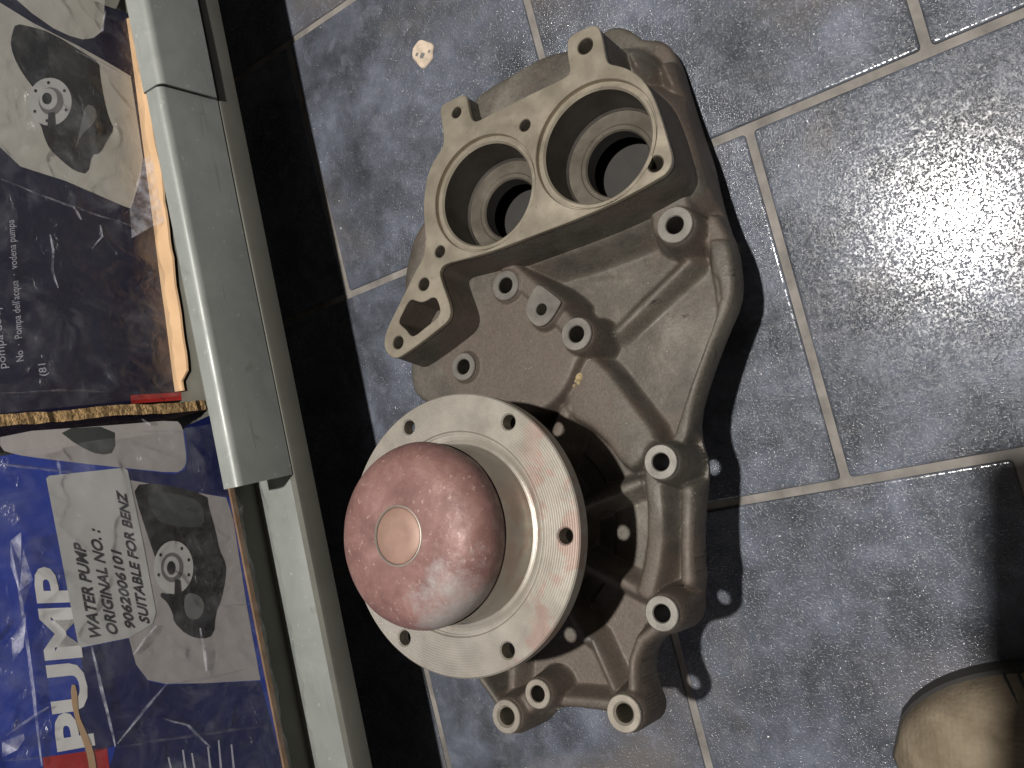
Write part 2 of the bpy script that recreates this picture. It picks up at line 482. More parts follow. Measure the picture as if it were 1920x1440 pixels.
# ------------------------------------------------------------------ floor: grout bed + every tile
TS, TL = .2007, .1998
XA = .1346
fl = MB().box(-1.2, 1.2, -.8, 1.6, -.012, 0.0)
floor = tag(fl.build("floor", M['grout']), kind="structure")
tile_me = None
TT = .0014; GAP = .0024
rowoff = {0: .1991, -1: .0909, -2: .2110, 1: .105, 2: .19, 3: .09, -3: .1, -4: .02, -5: .12}
for k in range(-5, 5):
    y00 = rowoff.get(k, .05)
    for j in range(-5, 8):
        x0 = XA + k * TS; y0 = y00 + j * TL
        if y0 < -.75 or y0 + TL > 1.55 or x0 < -1.1 or x0 + TS > 1.15: continue
        if tile_me is None:
            loop = []
            hx, hy, r = TS / 2 - GAP, TL / 2 - GAP, .0022
            for cx, cy, a0 in ((hx - r, -hy + r, -90), (hx - r, hy - r, 0), (-hx + r, hy - r, 90), (-hx + r, -hy + r, 180)):
                for q in range(4):
                    a = math.radians(a0 + 30 * q); loop.append((cx + r * math.cos(a), cy + r * math.sin(a)))
            # rounded arris: three rings
            v = []; f = []
            rings = [(0, -.004), (0, TT - .0009), (.0003, TT - .0003), (.0009, TT), (.0019, TT + .00001)]
            for c, z in rings: v += [(x, y, z) for x, y in offset_loop(loop, c)]
            n = len(loop)
            for q in range(4):
                for i in range(n):
                    l = (i + 1) % n; f.append((q * n + i, q * n + l, q * n + n + l, q * n + n + i))
            f.append(tuple(range(4 * n, 5 * n)))
            o = obj("tile", v, f, M['tile'], floor, smooth=50)
            tile_me = o.data
        else:
            o = bpy.data.objects.new("tile", tile_me); COL.objects.link(o); o.parent = floor
        o.location = (x0 + TS / 2, y0 + TL / 2, 0)
        o.rotation_euler = (math.radians(rnd.uniform(-.12, .12)), math.radians(rnd.uniform(-.12, .12)), 0)
FZ = TT

# dried plaster spot on the tile
px = [(776, 95), (781, 86), (790, 75), (800, 78), (812, 82), (817, 88), (814, 100), (815, 110), (806, 122), (797, 131), (790, 127), (784, 118), (776, 110)]
c = on_floor((796, 104)); lp = np.array([on_floor(p)[:2] - c[:2] for p in px])
pl = empty("plaster_spot", (c[0], c[1], FZ))
tag(pl, "small pale beige dried plaster spot stuck on the dark tile", "plaster spot")
v, f = plate(chaikin(lp, 2), [], -.001, .0011, .0007)
obj("crust", v, f, M['plaster'], pl, smooth=40)
for (qx, qy, r) in ((796, 106, .0022), (786, 104, .0014), (809, 98, .0012)):
    q = on_floor((qx, qy))[:2] - c[:2]
    a = np.arange(10) * .628; rr_ = r * np.array([1, .7, .9, 1.1, .8, 1, .6, .9, 1.1, .8])
    obj("pit", [(q[0] + t * math.cos(b), q[1] + t * math.sin(b), .00125) for b, t in zip(a, rr_)], [tuple(range(10))], M['mid'], pl)

# ------------------------------------------------------------------ steel shelf with overlapping panels
ZL, ZS, ZP, ZB = .0887, .1045, .1470, .1290
def thing_s(name, s, y, z, ang=0.0):
    return empty(name, tuple(W(s, y, z)), (0, 0, SHELF_ANG + ang))
sh = thing_s("steel_shelf", 0, 0, 0)
tag(sh, "low grey-green steel shelf with olive front lip over the black gap", "shelf")
MB().box(-.62, .75, .004, .42, ZS - .0015, ZS, .0004).build("deck", M['shelf'], sh)
def sweep(prof, s0, s1, n=1):
    v = []; f = []
    m = len(prof)
    for k in range(n + 1):
        s = s0 + (s1 - s0) * k / n
        v += [(s, y, z) for y, z in prof]
    for k in range(n):
        for i in range(m):
            j = (i + 1) % m
            f.append((k * m + i, k * m + j, k * m + m + j, k * m + m + i))
    f += [tuple(range(m)), tuple(reversed(range(n * m, n * m + m)))]
    return v, f
MB().box(-.62, .75, .036, .42, ZS, ZB, .0006).build("inner_deck", M['lip'], sh)
lipp = [(.0035, ZS + .0002), (-.0002, ZS - .0006), (-.001, ZS - .0025), (-.001, ZL + .0006), (-.0004, ZL), (.012, ZL), (.012, ZL + .0015), (.001, ZL + .0015), (.001, ZS - .0030), (.0035, ZS - .0016)]
v, f = sweep(lipp, -.62, .75); obj("front_lip", v, f, M['lip'], sh, smooth=40)
for s in (-.60, .73):
    MB().box(s - .015, s + .015, .02, .05, .0015, ZS - .002).build("leg", M['lip'], sh)
    MB().box(s - .015, s + .015, .37, .40, .0015, ZS - .002).build("leg", M['lip'], sh)
def panel(name, s0, s1, yf, ztop, zbot, label):
    t = .0012
    r = .0045
    pr = []
    for k in range(7):
        a = math.radians(90 * k / 6)
        pr.append((yf + r - r * math.cos(a) * 1.0, ztop - r + r * math.sin(a)))
    yb = .0130
    outer = [(yf, zbot)] + pr + [(yb, ztop), (yb + .001, ztop - .001), (yb + .001, zbot)]
    inner = [(yb + .001 - t, zbot), (yb + .001 - t, ztop - t)] + [(y + t * math.cos(math.radians(90 * k / 6)), z - t * math.sin(math.radians(90 * k / 6))) for k, (y, z) in reversed(list(enumerate(pr)))] + [(yf + t, zbot)]
    v, f = sweep(outer + inner, s0, s1, 24)
    # a slightly dented hand-bent sheet
    v = [(s, y + .0006 * noise.noise((s * 9, z * 20, yf * 50)) * (1 if y < .01 else 0), z + .0004 * noise.noise((s * 7, 5 + y * 20, 1))) for s, y, z in v]
    o = thing_s(name, 0, 0, 0)
    tag(o, label, "shelf panel", "bent steel panels lying on the shelf")
    obj("bent_sheet", v, f, M['shelf'], o, smooth=35)
    return o
panel("shelf_panel", .0125, .50, .0004, ZP, ZS + .0006, "long bent grey steel panel under the boxes, ending beside the blue box")
panel("shelf_panel", .2535, .75, -.0032, ZP + .0016, ZS + .004, "bent grey steel panel at the top edge, lapping over the longer panel")

# ------------------------------------------------------------------ cartons on the shelf
def decal(name, pts, k, mat, parent, tofront, sm=0):
    p = np.array([tofront(q) for q in pts])
    if sm: p = chaikin(p, sm)
    if area2(p) < 0: p = p[::-1]
    t = tessellate_polygon([[Vector((a, b, 0)) for a, b in p]])
    y = -.00008 * k
    v = [(a, y, b) for a, b in p]
    f = []
    for q in t:
        A, B, Cc = p[q[0]], p[q[1]], p[q[2]]
        s = (B[0] - A[0]) * (Cc[1] - A[1]) - (B[1] - A[1]) * (Cc[0] - A[0])
        f.append(tuple(q) if s > 0 else (q[0], q[2], q[1]))
    return obj(name, v, f, mat, parent)
def text(name, body, start, end, top, k, mat, parent, tofront, bold=.028):
    cu = bpy.data.curves.new("t", 'FONT'); cu.body = body; cu.offset = bold; cu.resolution_u = 3
    to = bpy.data.objects.new("t", cu); COL.objects.link(to)
    dg = bpy.context.evaluated_depsgraph_get()
    me = bpy.data.meshes.new_from_object(to.evaluated_get(dg))
    bpy.data.objects.remove(to)
    co = np.zeros(len(me.vertices) * 3); me.vertices.foreach_get('co', co); co = co.reshape(-1, 3)
    x0, x1 = co[:, 0].min(), co[:, 0].max()
    cap = .70
    A = np.array(tofront(start)); B = np.array(tofront(end)); T = np.array(tofront(top))
    q = A + (B - A) * ((co[:, :1] - x0) / (x1 - x0)) + (T - A) * (co[:, 1:2] / cap)
    out = np.c_[q[:, 0], np.full(len(q), -.00008 * k), q[:, 1]]
    me.vertices.foreach_set('co', out.ravel()); me.update()
    me.name = name; me.materials.clear(); me.materials.append(mat)
    o = bpy.data.objects.new(name, me); COL.objects.link(o); o.parent = parent
    return o
def ell(c, rx, ry, n=28):
    return [(c[0] + rx * math.cos(2 * math.pi * i / n), c[1] + ry * math.sin(2 * math.pi * i / n)) for i in range(n)]
def film_sheet(name, parent, s0, s1, z0, z1, y, amp, seed, ns=130, nz=110):
    v = []; f = []
    for i in range(ns + 1):
        for j in range(nz + 1):
            s = s0 + (s1 - s0) * i / ns; z = z0 + (z1 - z0) * j / nz
            a = noise.noise((s * 26 + seed, z * 16, seed)); b = noise.noise((s * 55 - z * 38, z * 40 + s * 14, seed + 3))
            c_ = noise.noise((s * 12 + z * 30, s * 40 - z * 9, seed + 9))
            d = amp * ((1 - abs(a)) ** 3 * .9 + (1 - abs(b)) ** 5 * .5 + (1 - abs(c_)) ** 6 * .7)
            v.append((s, y - d, z))
    for i in range(ns):
        for j in range(nz):
            a = i * (nz + 1) + j
            f.append((a, a + nz + 1, a + nz + 2, a + 1))  # faces the aisle
    return obj(name, v, f, M['film'], parent, smooth=60)

def crease(parent, tofront, pts, w=.0009, p=.0016, k=0):
    q = np.array([tofront(a) for a in pts])
    # resample with a little waver
    out = []
    for a, b in zip(q[:-1], q[1:]):
        m = max(2, int(np.linalg.norm(b - a) / .006))
        out += [a + (b - a) * i / m for i in range(m)]
    out.append(q[-1]); q = np.array(out)
    t = np.gradient(q, axis=0); t /= np.maximum(np.linalg.norm(t, axis=1)[:, None], 1e-9); nr = np.c_[-t[:, 1], t[:, 0]]
    v = []; f = []
    for i, (a, n_) in enumerate(zip(q, nr)):
        e = .35 + .65 * math.sin(math.pi * (i + .3) / (len(q) - .4))
        ww = w * e * (1 + .5 * noise.noise((a[0] * 300, a[1] * 300, k))); jo = .0006 * noise.noise((a[0] * 90, a[1] * 90, 3 + k))
        a = a + n_ * jo
        v += [(a[0] + n_[0] * ww, -.0006, a[1] + n_[1] * ww), (a[0], -.0006 - p * e, a[1]), (a[0] - n_[0] * ww, -.0006, a[1] - n_[1] * ww)]
    for i in range(len(q) - 1):
        for c_ in (0, 1): f.append((3 * i + c_, 3 * i + 3 + c_, 3 * i + 4 + c_, 3 * i + 1 + c_))
    obj("film_crease", v, f, M['crease'], parent, smooth=20)
def fold(parent, tofront, pts, lift_):
    v = []
    for a, l in zip(pts, lift_):
        s_, z_ = tofront(a); v.append((s_, -.0008 - l, z_))
    f = [(0, i, i + 1) for i in range(1, len(v) - 1)]
    obj("film_fold", v, f, M['crease'], parent)
# --- royal blue carton (front at y = .005)
B2Y = .0275
b2 = thing_s("pump_carton", 0, B2Y, ZB + .0007)
tag(b2, "bright royal blue water pump carton in clear film with white paper label", "carton", "pump cartons on the shelf")
Z2 = ZB + .0007
f2 = lambda q: (lambda r: (r[0], r[1] - Z2))(on_front(q, B2Y))
S2 = f2((415, 797))[0]
bx = MB()
bx.box(-.30, S2, 0, .14, .0015, .29)
bx.build("box_body", M['blue'], b2)
MB().box(-.30, S2 - .001, -.0016, .14, -.0002, .0030).build("bottom_flap_edge", M['card'], b2)
decal("white_band", [(0, 812), (216, 797), (330, 787), (342, 800), (346, 830), (350, 862), (344, 880), (328, 887), (239, 878), (146, 868), (58, 857), (29, 852), (0, 843)], 1, M['white2'], b2, f2, 1)
decal("pump_picture_fragment", [(105, 804), (214, 799), (216, 848), (187, 854), (146, 836)], 2, M['dgreen'], b2, f2, 1)
decal("dark_blue_area", [(243, 880), (328, 889), (346, 882), (352, 862), (346, 800), (395, 778), (409, 790), (430, 932), (388, 927), (243, 900)], 1, M['navy2'], b2, f2)
decal("picture_panel", [(243, 900), (388, 927), (424, 933), (437, 973), (463, 1139), (488, 1275), (383, 1281), (310, 1282), (277, 1275), (255, 1246), (241, 1195), (262, 1100), (250, 980)], 1, M['white2'], b2, f2)
decal("dark_blue_corner", [(310, 1284), (488, 1277), (530, 1440), (560, 1560), (215, 1560), (205, 1440), (217, 1398)], 1, M['navy2'], b2, f2)
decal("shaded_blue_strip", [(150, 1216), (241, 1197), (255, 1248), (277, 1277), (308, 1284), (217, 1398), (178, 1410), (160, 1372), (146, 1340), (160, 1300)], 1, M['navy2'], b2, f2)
decal("pump_picture", [(248, 909), (297, 906), (388, 927), (391, 950), (405, 999), (411, 1031), (424, 1058), (423, 1084), (414, 1128), (404, 1150), (401, 1191), (379, 1199), (350, 1191), (325, 1166), (324, 1151), (313, 1129), (299, 1118), (303, 1110), (316, 1115), (330, 1100), (300, 1070), (285, 1030), (262, 960)], 2, M['dark'], b2, f2, 1)
decal("pump_picture_highlight", [(270, 920), (330, 925), (378, 940), (385, 985), (360, 990), (320, 985), (290, 975)], 3, M['dgreen'], b2, f2, 2)
decal("pump_picture_highlight", [(345, 1110), (375, 1115), (385, 1140), (370, 1165), (345, 1155)], 3, M['mid'], b2, f2, 2)
decal("pump_picture_flange", ell((325, 1064), 37, 50), 3, M['pale'], b2, f2)
decal("pump_picture_hub", ell((322, 1064), 21, 28), 4, M['mid'], b2, f2)
decal("pump_picture_hub", ell((321, 1063), 15, 20), 5, M['pale'], b2, f2)
decal("pump_picture_shaft", ell((320, 1065), 8, 13), 6, M['dark'], b2, f2)
decal("pump_picture_arm", [(327, 1085), (337, 1088), (340, 1120), (326, 1120)], 5, M['dark'], b2, f2)
for a in (20, 75, 160, 215, 300, 340):
    decal("pump_picture_bolt", ell((325 + 30 * math.cos(math.radians(a)), 1064 + 41 * math.sin(math.radians(a))), 2.6, 3.4, 8), 4, M['dark'], b2, f2)
decal("red_area", [(80, 1420), (165, 1408), (200, 1400), (205, 1440), (212, 1560), (92, 1560)], 1, M['red'], b2, f2)
stk = decal("label", [(86, 897), (92, 892), (232, 877), (239, 882), (268, 1020), (292, 1148), (286, 1170), (241, 1196), (152, 1214), (146, 1208)], 3, M['sticker'], b2, f2)
text("label_text", "WATER PUMP", (189, 1201), (157, 1022), (168, 1196), 5, M['ink'], b2, f2)
text("label_text", "ORIGINAL NO. :", (220, 1192), (185, 995), (200, 1187), 5, M['ink'], b2, f2)
text("label_text", "9062006101", (252, 1181), (225, 1036), (234, 1176), 5, M['ink'], b2, f2)
text("label_text", "SUITABLE FOR BENZ", (279, 1170), (235, 926), (261, 1165), 5, M['ink'], b2, f2)
text("title_text", "PUMP", (175, 1398), (128, 1063), (109, 1410), 2, M['letter'], b2, f2, .035)
decal("torn_cardboard", [(131, 1283), (143, 1285), (146, 1340), (160, 1370), (174, 1405), (180, 1440), (186, 1560), (172, 1560), (167, 1440), (160, 1405), (149, 1375), (135, 1330)], 4, M['cardlit'], b2, f2, 1)
for k, (qx, l) in enumerate(((318, 20), (345, 34), (362, 28), (392, 40), (412, 52), (436, 44))):
    decal("small_print", [(qx, 1440), (qx + 4, 1440), (qx - 3 + 2, 1440 - l), (qx - 6 + 2, 1440 - l)], 2, M['small'], b2, f2)
film_sheet("plastic_film", b2, -.20, S2 + .001, .0, .25, -.0012, .0028, 2.0)

for k, c_ in enumerate(([(0, 871), (70, 878), (134, 886)], [(106, 860), (112, 890)], [(25, 1050), (47, 1180), (65, 1330), (77, 1436)], [(292, 1175), (270, 1200), (248, 1228)], [(312, 1282), (262, 1340), (218, 1395)],
                         [(310, 1284), (390, 1271), (455, 1254)], [(373, 1178), (381, 1220), (386, 1258)], [(303, 1347), (350, 1358), (395, 1402)], [(215, 1402), (350, 1380), (500, 1360)], [(258, 809), (345, 809)], [(264, 786), (280, 797)],
                         [(400, 1140), (466, 1132)], [(170, 1210), (215, 1400)], [(0, 1425), (75, 1420)], [(10, 1380), (90, 1325)])):
    crease(b2, f2, c_, .0008, .0016, k)
fold(b2, f2, [(14, 1015), (26, 1000), (34, 1060), (22, 1110), (16, 1060)], (.002, .006, .002, .006, .001))
fold(b2, f2, [(22, 1110), (40, 1030), (46, 1090), (38, 1140), (28, 1170)], (.006, .001, .007, .002, .003))
fold(b2, f2, [(18, 1200), (30, 1150), (44, 1150), (30, 1215), (20, 1240)], (.001, .006, .002, .006, .001))
fold(b2, f2, [(0, 1390), (30, 1375), (36, 1385), (18, 1405), (0, 1420)], (.001, .006, .004, .006, .001))
# --- navy carton, turned a little
P1A, P1B = (.302, .0365), (.0770, .0590)
SL = (P1B[1] - P1A[1]) / (P1B[0] - P1A[0])
ang1 = math.atan(SL)
Z1 = ZB + .0022
S1 = .0770
b1 = thing_s("pump_carton", P1B[0], P1B[1], Z1, ang1)
tag(b1, "dark navy pump carton in crumpled film with torn tan bottom edge", "carton", "pump cartons on the shelf")
L1 = math.hypot(1, SL)
f1 = lambda q: (lambda r: ((r[0] - S1) * L1, r[1] - Z1))(on_front(q, P1B[1], SL, S1))
E1 = f1((255, 30))[0]
MB().box(-.003, E1, 0, .13, .0005, .27).build("box_body", M['navy'], b1)
decal("white_panel", [(-60, -30), (0, 5), (60, 42), (110, 68), (150, 88), (200, 116), (245, 143), (256, 215), (268, 295), (262, 340), (245, 391), (233, 387), (125, 340), (38, 312), (0, 276), (-60, 240)], 1, M['white'], b1, f1)
decal("white_corner_panel", [(-20, -60), (20, -10), (60, 25), (100, 53), (130, 67), (155, 74), (176, 71), (189, 60), (195, 40), (196, 0), (190, -40)], 1, M['white'], b1, f1)
decal("pump_picture", [(29, 44), (58, 50), (96, 61), (157, 99), (186, 117), (187, 140), (195, 187), (204, 222), (214, 242), (201, 262), (187, 289), (172, 289), (165, 327), (140, 321), (117, 303), (93, 280), (83, 259), (76, 233), (61, 216), (64, 210), (82, 222), (96, 204), (55, 157), (32, 122), (19, 87), (22, 64)], 2, M['dark'], b1, f1, 1)
decal("pump_picture_flange", ell((93, 191), 41, 45), 3, M['pale'], b1, f1)
decal("pump_picture_hub", ell((95, 190), 23, 26), 4, M['mid'], b1, f1)
decal("pump_picture_hub", ell((90, 186), 17, 20), 5, M['pale'], b1, f1)
decal("pump_picture_shaft", ell((87, 185), 9, 11), 6, M['dark'], b1, f1)
decal("pump_picture_arm", [(90, 212), (101, 210), (104, 240), (88, 240)], 5, M['dark'], b1, f1)
for a in (-95, -35, 25, 100, 150, 215):
    decal("pump_picture_bolt", ell((93 + 33 * math.cos(math.radians(a)), 191 + 36 * math.sin(math.radians(a))), 2.8, 3.2, 8), 4, M['dark'], b1, f1)
decal("pump_picture_highlight", [(160, 195), (178, 200), (182, 225), (150, 255), (140, 285), (150, 240)], 3, M['mid'], b1, f1, 1)
decal("red_corner", [(244, 741), (342, 735), (344, 750), (246, 757)], 2, M['red'], b1, f1)
text("small_text", "pompa de apa", (12, 690), (-3, 560), (-4, 692), 2, M['small'], b1, f1, 0)
text("small_text", "No  \u00b7  Pompa dell'acqua  \u00b7  vodena pumpa", (44, 676), (26, 412), (30, 679), 2, M['small'], b1, f1, 0)
text("small_text", "(81 -", (88, 704), (82, 665), (74, 706), 2, M['small'], b1, f1, 0)
# torn tan bottom flap sticking out under the front
n = 40; v = []; f = []
for i in range(n + 1):
    t = i / n
    s = .002 + (E1 - .006) * t
    w0 = .0145 - .004 * t + .0025 * noise.noise((s * 40, 0, 1)) + .001 * noise.noise((s * 160, 0, 5))
    if t < .03 or t > .97: w0 *= .5
    zz = .0012 + .0010 * noise.noise((s * 18, 2, 2))
    v += [(s, .001, zz + .0008), (s, -w0, zz + .0003), (s, -w0 - .0004, zz - .0009), (s, .001, zz - .0012)]
for i in range(n):
    for k in range(4):
        a = i * 4 + k; b = i * 4 + (k + 1) % 4
        f.append((a, a + 4, b + 4, b))
f += [(0, 1, 2, 3), (4 * n + 3, 4 * n + 2, 4 * n + 1, 4 * n)]
obj("bottom_flap", v, f, M['cardlit'], b1, smooth=40)
film_sheet("plastic_film", b1, -.001, E1, .002, .22, -.0012, .0028, 7.0)

for k, c_ in enumerate(([(0, 336), (60, 360), (125, 384), (245, 424)], [(136, 388), (152, 412)], [(187, 423), (190, 445), (172, 467)], [(93, 440), (98, 470), (96, 505), (108, 540)], [(0, 738), (110, 733), (215, 735)], [(140, 95), (245, 150)], [(196, 20), (190, 60), (160, 76)])):
    crease(b1, f1, c_, .0007, .0015, 20 + k)
fold(b1, f1, [(262, 300), (285, 290), (296, 420), (270, 430), (242, 448), (240, 390)], (.003, .010, .012, .006, .002, .001))
# --- corrugated board slipped between the two cartons
sb = S1 - .010
cb_ = thing_s("cardboard_sheet", sb, .036, ZB + .001)
tag(cb_, "golden brown corrugated cardboard edge between the navy and blue cartons", "cardboard")
v = []; f = []
n = 60
for i in range(n + 1):
    z = .0002 + .20 * i / n
    ww = .0030 + .0007 * noise.noise((z * 120, 0, 3)); yy = .0012 * noise.noise((z * 200, 1, 0))
    x = -.001 + .0012 * noise.noise((z * 25, 3, 3)) + .006 * i / n
    v += [(x - ww, yy, z), (x + ww, yy + .0006, z), (x + ww, .09, z), (x - ww, .09, z)]
for i in range(n):
    for k in range(4):
        a = i * 4 + k; b = i * 4 + (k + 1) % 4
        f.append((a, b, b + 4, a + 4))
f += [(3, 2, 1, 0), (4 * n, 4 * n + 1, 4 * n + 2, 4 * n + 3)]
obj("sheet", v, f, M['board'], cb_)

# ------------------------------------------------------------------ the water pump
FACE = [(829, 213), (830, 203), (834, 197), (852, 188), (868, 180), (874, 179), (879, 184), (882, 205), (886, 222), (891, 228), (898, 229), (920, 217), (960, 197), (1000, 177), (1040, 158), (1062, 147), (1070, 140), (1072, 130), (1068, 113), (1066, 88), (1068, 76), (1075, 68), (1085, 62), (1103, 54), (1114, 49), (1122, 51), (1128, 58), (1133, 78), (1138, 108), (1142, 119), (1150, 123), (1162, 125), (1181, 131), (1201, 144), (1220, 167), (1233, 195), (1246, 233), (1256, 268), (1263, 294), (1262, 310), (1252, 326), (1238, 335), (1190, 362), (1143, 386), (1067, 418), (1000, 443), (925, 472), (867, 488), (842, 494), (831, 501), (827, 512), (833, 532), (842, 557), (848, 576), (848, 590), (842, 603), (825, 617), (792, 643), (757, 667), (746, 672), (733, 667), (725, 653), (724, 637), (730, 615), (755, 565), (783, 508), (795, 488), (799, 473), (802, 447), (798, 408), (798, 375), (803, 337), (813, 308), (827, 287), (835, 272), (835, 252), (831, 227)]
WINDOW = [(775, 561), (783, 564), (793, 567), (803, 564), (812, 558), (820, 558), (825, 566), (829, 580), (828, 588), (823, 597), (800, 615), (783, 629), (775, 630), (770, 625), (766, 619), (758, 612), (752, 606), (752, 599), (758, 587), (768, 567)]
DF, DFL = .352, .327
BORES = [(np.array([-.5171, .4655]) * DF, .0843 * DF, .0957 * DF, .0180), (np.array([-.7040, .4184]) * DF, .0813 * DF, .0930 * DF, .0172)]
AXC = np.array([-.7121, -.1018]) * DFL                     # shaft axis
def rad(px_, r, d):
    c = P(px_, d)
    return float(np.mean([np.linalg.norm(P((px_[0], px_[1] + s * r), d) - c) for s in (-1, 1)]))
# name: px, outer radius px, hole radius px, depth, threaded
BOSS = [((1241, 865), 33, 16.5, .3725, 0), ((1243, 1148), 34, 17, .371, 0), ((1172, 1335), 36, 18.5, .374, 1), ((952, 1341), 32, 17, .374, 1),
        ((1010.6, 1298.5), 28, 15.5, .3775, 0), ((1267, 422), 34, 16.5, .374, 0), ((1083, 626), 31, 15.5, .3715, 0), ((950.5, 535), 28, 14.5, .3745, 0), ((871.5, 687), 26, 14, .3745, 0)]
HOLES = [((859, 212), 9.5), ((987, 236), 10.5), ((1100, 88), 14), ((1231, 308), 14.5), ((828, 472), 10.5), ((798, 533), 11.5), ((750, 642), 11.5)]
DBOSS = [(1007, 536), (1016, 534), (1035, 548), (1054, 563), (1054, 569), (1039, 595), (1026, 609), (1012, 613), (1000, 606), (990, 592), (988, 578), (993, 560)]
DB_D = .3715
base_px = [((1115, 78), .40), ((1150, 66), .41), ((1177, 63), .41), ((1200, 74), .41), ((1217, 88), .41), ((1245, 87), .41), ((1266, 98), .41), ((1277, 118), .41), ((1290, 163), .41), ((1313, 238), .41), ((1335, 300), .41), ((1352, 365), .41), ((1372, 428), .41),
           ((1392, 475), .408), ((1400, 530), .406), ((1395, 575), .405), ((1370, 630), .405), ((1338, 715), .405), ((1316, 785), .403), ((1318, 840), .40), ((1328, 870), .40), ((1328, 905), .40), ((1322, 960), .40), ((1320, 1040), .40), ((1326, 1090), .40),
           ((1300, 1130), .395), ((1262, 1180), .385), ((1226, 1198), .383), ((1206, 1222), .381), ((1199, 1255), .38), ((1200, 1300), .38), ((1150, 1340), .385), ((1118, 1338), .388), ((1086, 1328), .388), ((1050, 1325), .388), ((1030, 1330), .38), ((975, 1366), .378), ((930, 1350), .378), ((913, 1308), .38), ((899, 1275), .385),
           ((870, 1235), .39), ((800, 1190), .39), ((765, 1100), .39), ((750, 1000), .39), ((752, 900), .39), ((768, 800), .385), ((777, 740), .38), ((772, 700), .38), ((772, 650), .38), ((760, 575), .376), ((754, 530), .374), ((758, 500), .374), ((768, 457), .372), ((780, 425), .37), ((800, 390), .368), ((850, 300), .36), ((880, 195), .362), ((905, 165), .362), ((970, 127), .362), ((1007, 105), .362), ((1040, 93), .362), ((1066, 88), .362)]
BASE = chaikin(np.array([P(p, d) for p, d in base_px]), 1)
g = .0007
lo = BASE.min(0) - .012; hi = BASE.max(0) + .012
NX = int((hi[0] - lo[0]) / g); NY = int((hi[1] - lo[1]) / g)
X, Y = np.meshgrid(lo[0] + np.arange(NX) * g, lo[1] + np.arange(NY) * g, indexing='ij')
def sd_poly(p):
    p = np.asarray(p); q = np.roll(p, -1, 0)
    d = np.full(X.shape, 1e9); ins = np.zeros(X.shape, bool)
    for (ax, ay), (bx_, by) in zip(p, q):
        ex, ey = bx_ - ax, by - ay
        t = np.clip(((X - ax) * ex + (Y - ay) * ey) / (ex * ex + ey * ey + 1e-15), 0, 1)
        d = np.minimum(d, (X - ax - t * ex) ** 2 + (Y - ay - t * ey) ** 2)
        if ey != 0:
            c = ((ay > Y) != (by > Y)) & (X < ex * (Y - ay) / ey + ax)
            ins ^= c
    d = np.sqrt(d)
    return np.where(ins, -d, d)
def sd_circ(c, r): return np.hypot(X - c[0], Y - c[1]) - r
def sd_line(pts, r0, r1=None):
    r1 = r0 if r1 is None else r1
    d = np.full(X.shape, 1e9); n = len(pts) - 1
    for i in range(n):
        a, b = pts[i], pts[i + 1]
        e = b - a
        t = np.clip(((X - a[0]) * e[0] + (Y - a[1]) * e[1]) / (e @ e), 0, 1)
        r = r0 + (r1 - r0) * (i + t) / n
        d = np.minimum(d, np.hypot(X - a[0] - t * e[0], Y - a[1] - t * e[1]) - r)
    return d
def smin(a, b, k):
    h = np.maximum(k - np.abs(a - b), 0) / k
    return np.minimum(a, b) - h * h * k * .25
def smax(a, b, k): return -smin(-a, -b, k)
def soft(x, r): return .5 * (x + np.sqrt(x * x + r * r)) - 0.0
def lift(h, phi, d, k=6, edge=.0008, blend=.004):
    f_ = (D0 - d) - k * soft(phi, edge)
    return smax(h, f_, blend)
px1 = lambda r, d=.385: r * d / FPX * 1.12
FACEL = chaikin(PW(FACE, DF), 1)
phi_face = sd_poly(FACEL)
phi_out = sd_poly(BASE)
phi_out = np.minimum(phi_out, phi_face)
boss_c = []
for (p_, ro, rh, d, th) in BOSS:
    c = P(p_, d); boss_c.append((c, rad(p_, ro, d), rad(p_, rh, d)))
    phi_out = smin(phi_out, sd_circ(c, boss_c[-1][1] + .0012), .008)
# casting height map
h = np.full(X.shape, D0 - .4015)
h = h - .003 * np.clip(np.hypot(X - P((1240, 650), .398)[0], Y - P((1240, 650), .398)[1]) / .05 - 1, -1, 0)
rc = np.hypot(X - AXC[0], Y - AXC[1])
h = smin(h, (D0 - .4015) + np.maximum(0, rc - .062) * 1.5, .004)               # pocket round the shaft
hubc = AXC
h = lift(h, sd_line([hubc, P((1198, 905), .388)], .0022), .388, 2.5)
h = lift(h, sd_line([hubc, P((1195, 1105), .388)], .0022), .388, 2.5)
h = lift(h, sd_line([hubc, P((1062, 770), .385)], .0030), .385, 2.0)
h = lift(h, sd_line([hubc, P((1100, 1195), .389)], .0022), .389, 2.5)
h = lift(h, sd_line([hubc, P((960, 1290), .389)], .0022), .389, 2.5)
h = lift(h, sd_circ(hubc, .033), .3655, 5)
plateau = chaikin(PW([(772, 640), (770, 700), (778, 745), (850, 770), (960, 790), (1020, 770), (1062, 730), (1085, 675), (1100, 650), (1096, 612), (1050, 560), (1000, 515), (965, 488), (900, 470), (820, 490)], .3785), 2)
h = lift(h, sd_poly(plateau), .3785, 5.5, .0008, .005)
band = chaikin(PW([(1082, 655), (1128, 677), (1180, 745), (1236, 822), (1216, 835), (1203, 868), (1174, 878), (1124, 808), (1062, 774), (1066, 720)], .384), 1)
h = lift(h, sd_poly(band), .384, 4.0, .0012, .005)
h = lift(h, sd_line([P((955, 505), .376), P((1018, 560), .376), P((1083, 626), .376)], px1(17)), .3762, 5, .0008, .004)
h = lift(h, sd_line([P((1292, 490), .39), P((1160, 620), .39)], .0016), .3900, 1.9, .0010, .003)
h = lift(h, sd_line([P((1352, 470), .387), P((1366, 520), .387), P((1369, 560), .387), P((1350, 617), .387), P((1309, 723), .387), P((1278, 815), .387), P((1255, 850), .385)], .0046, .0028), .387, 6, .0004, .003)
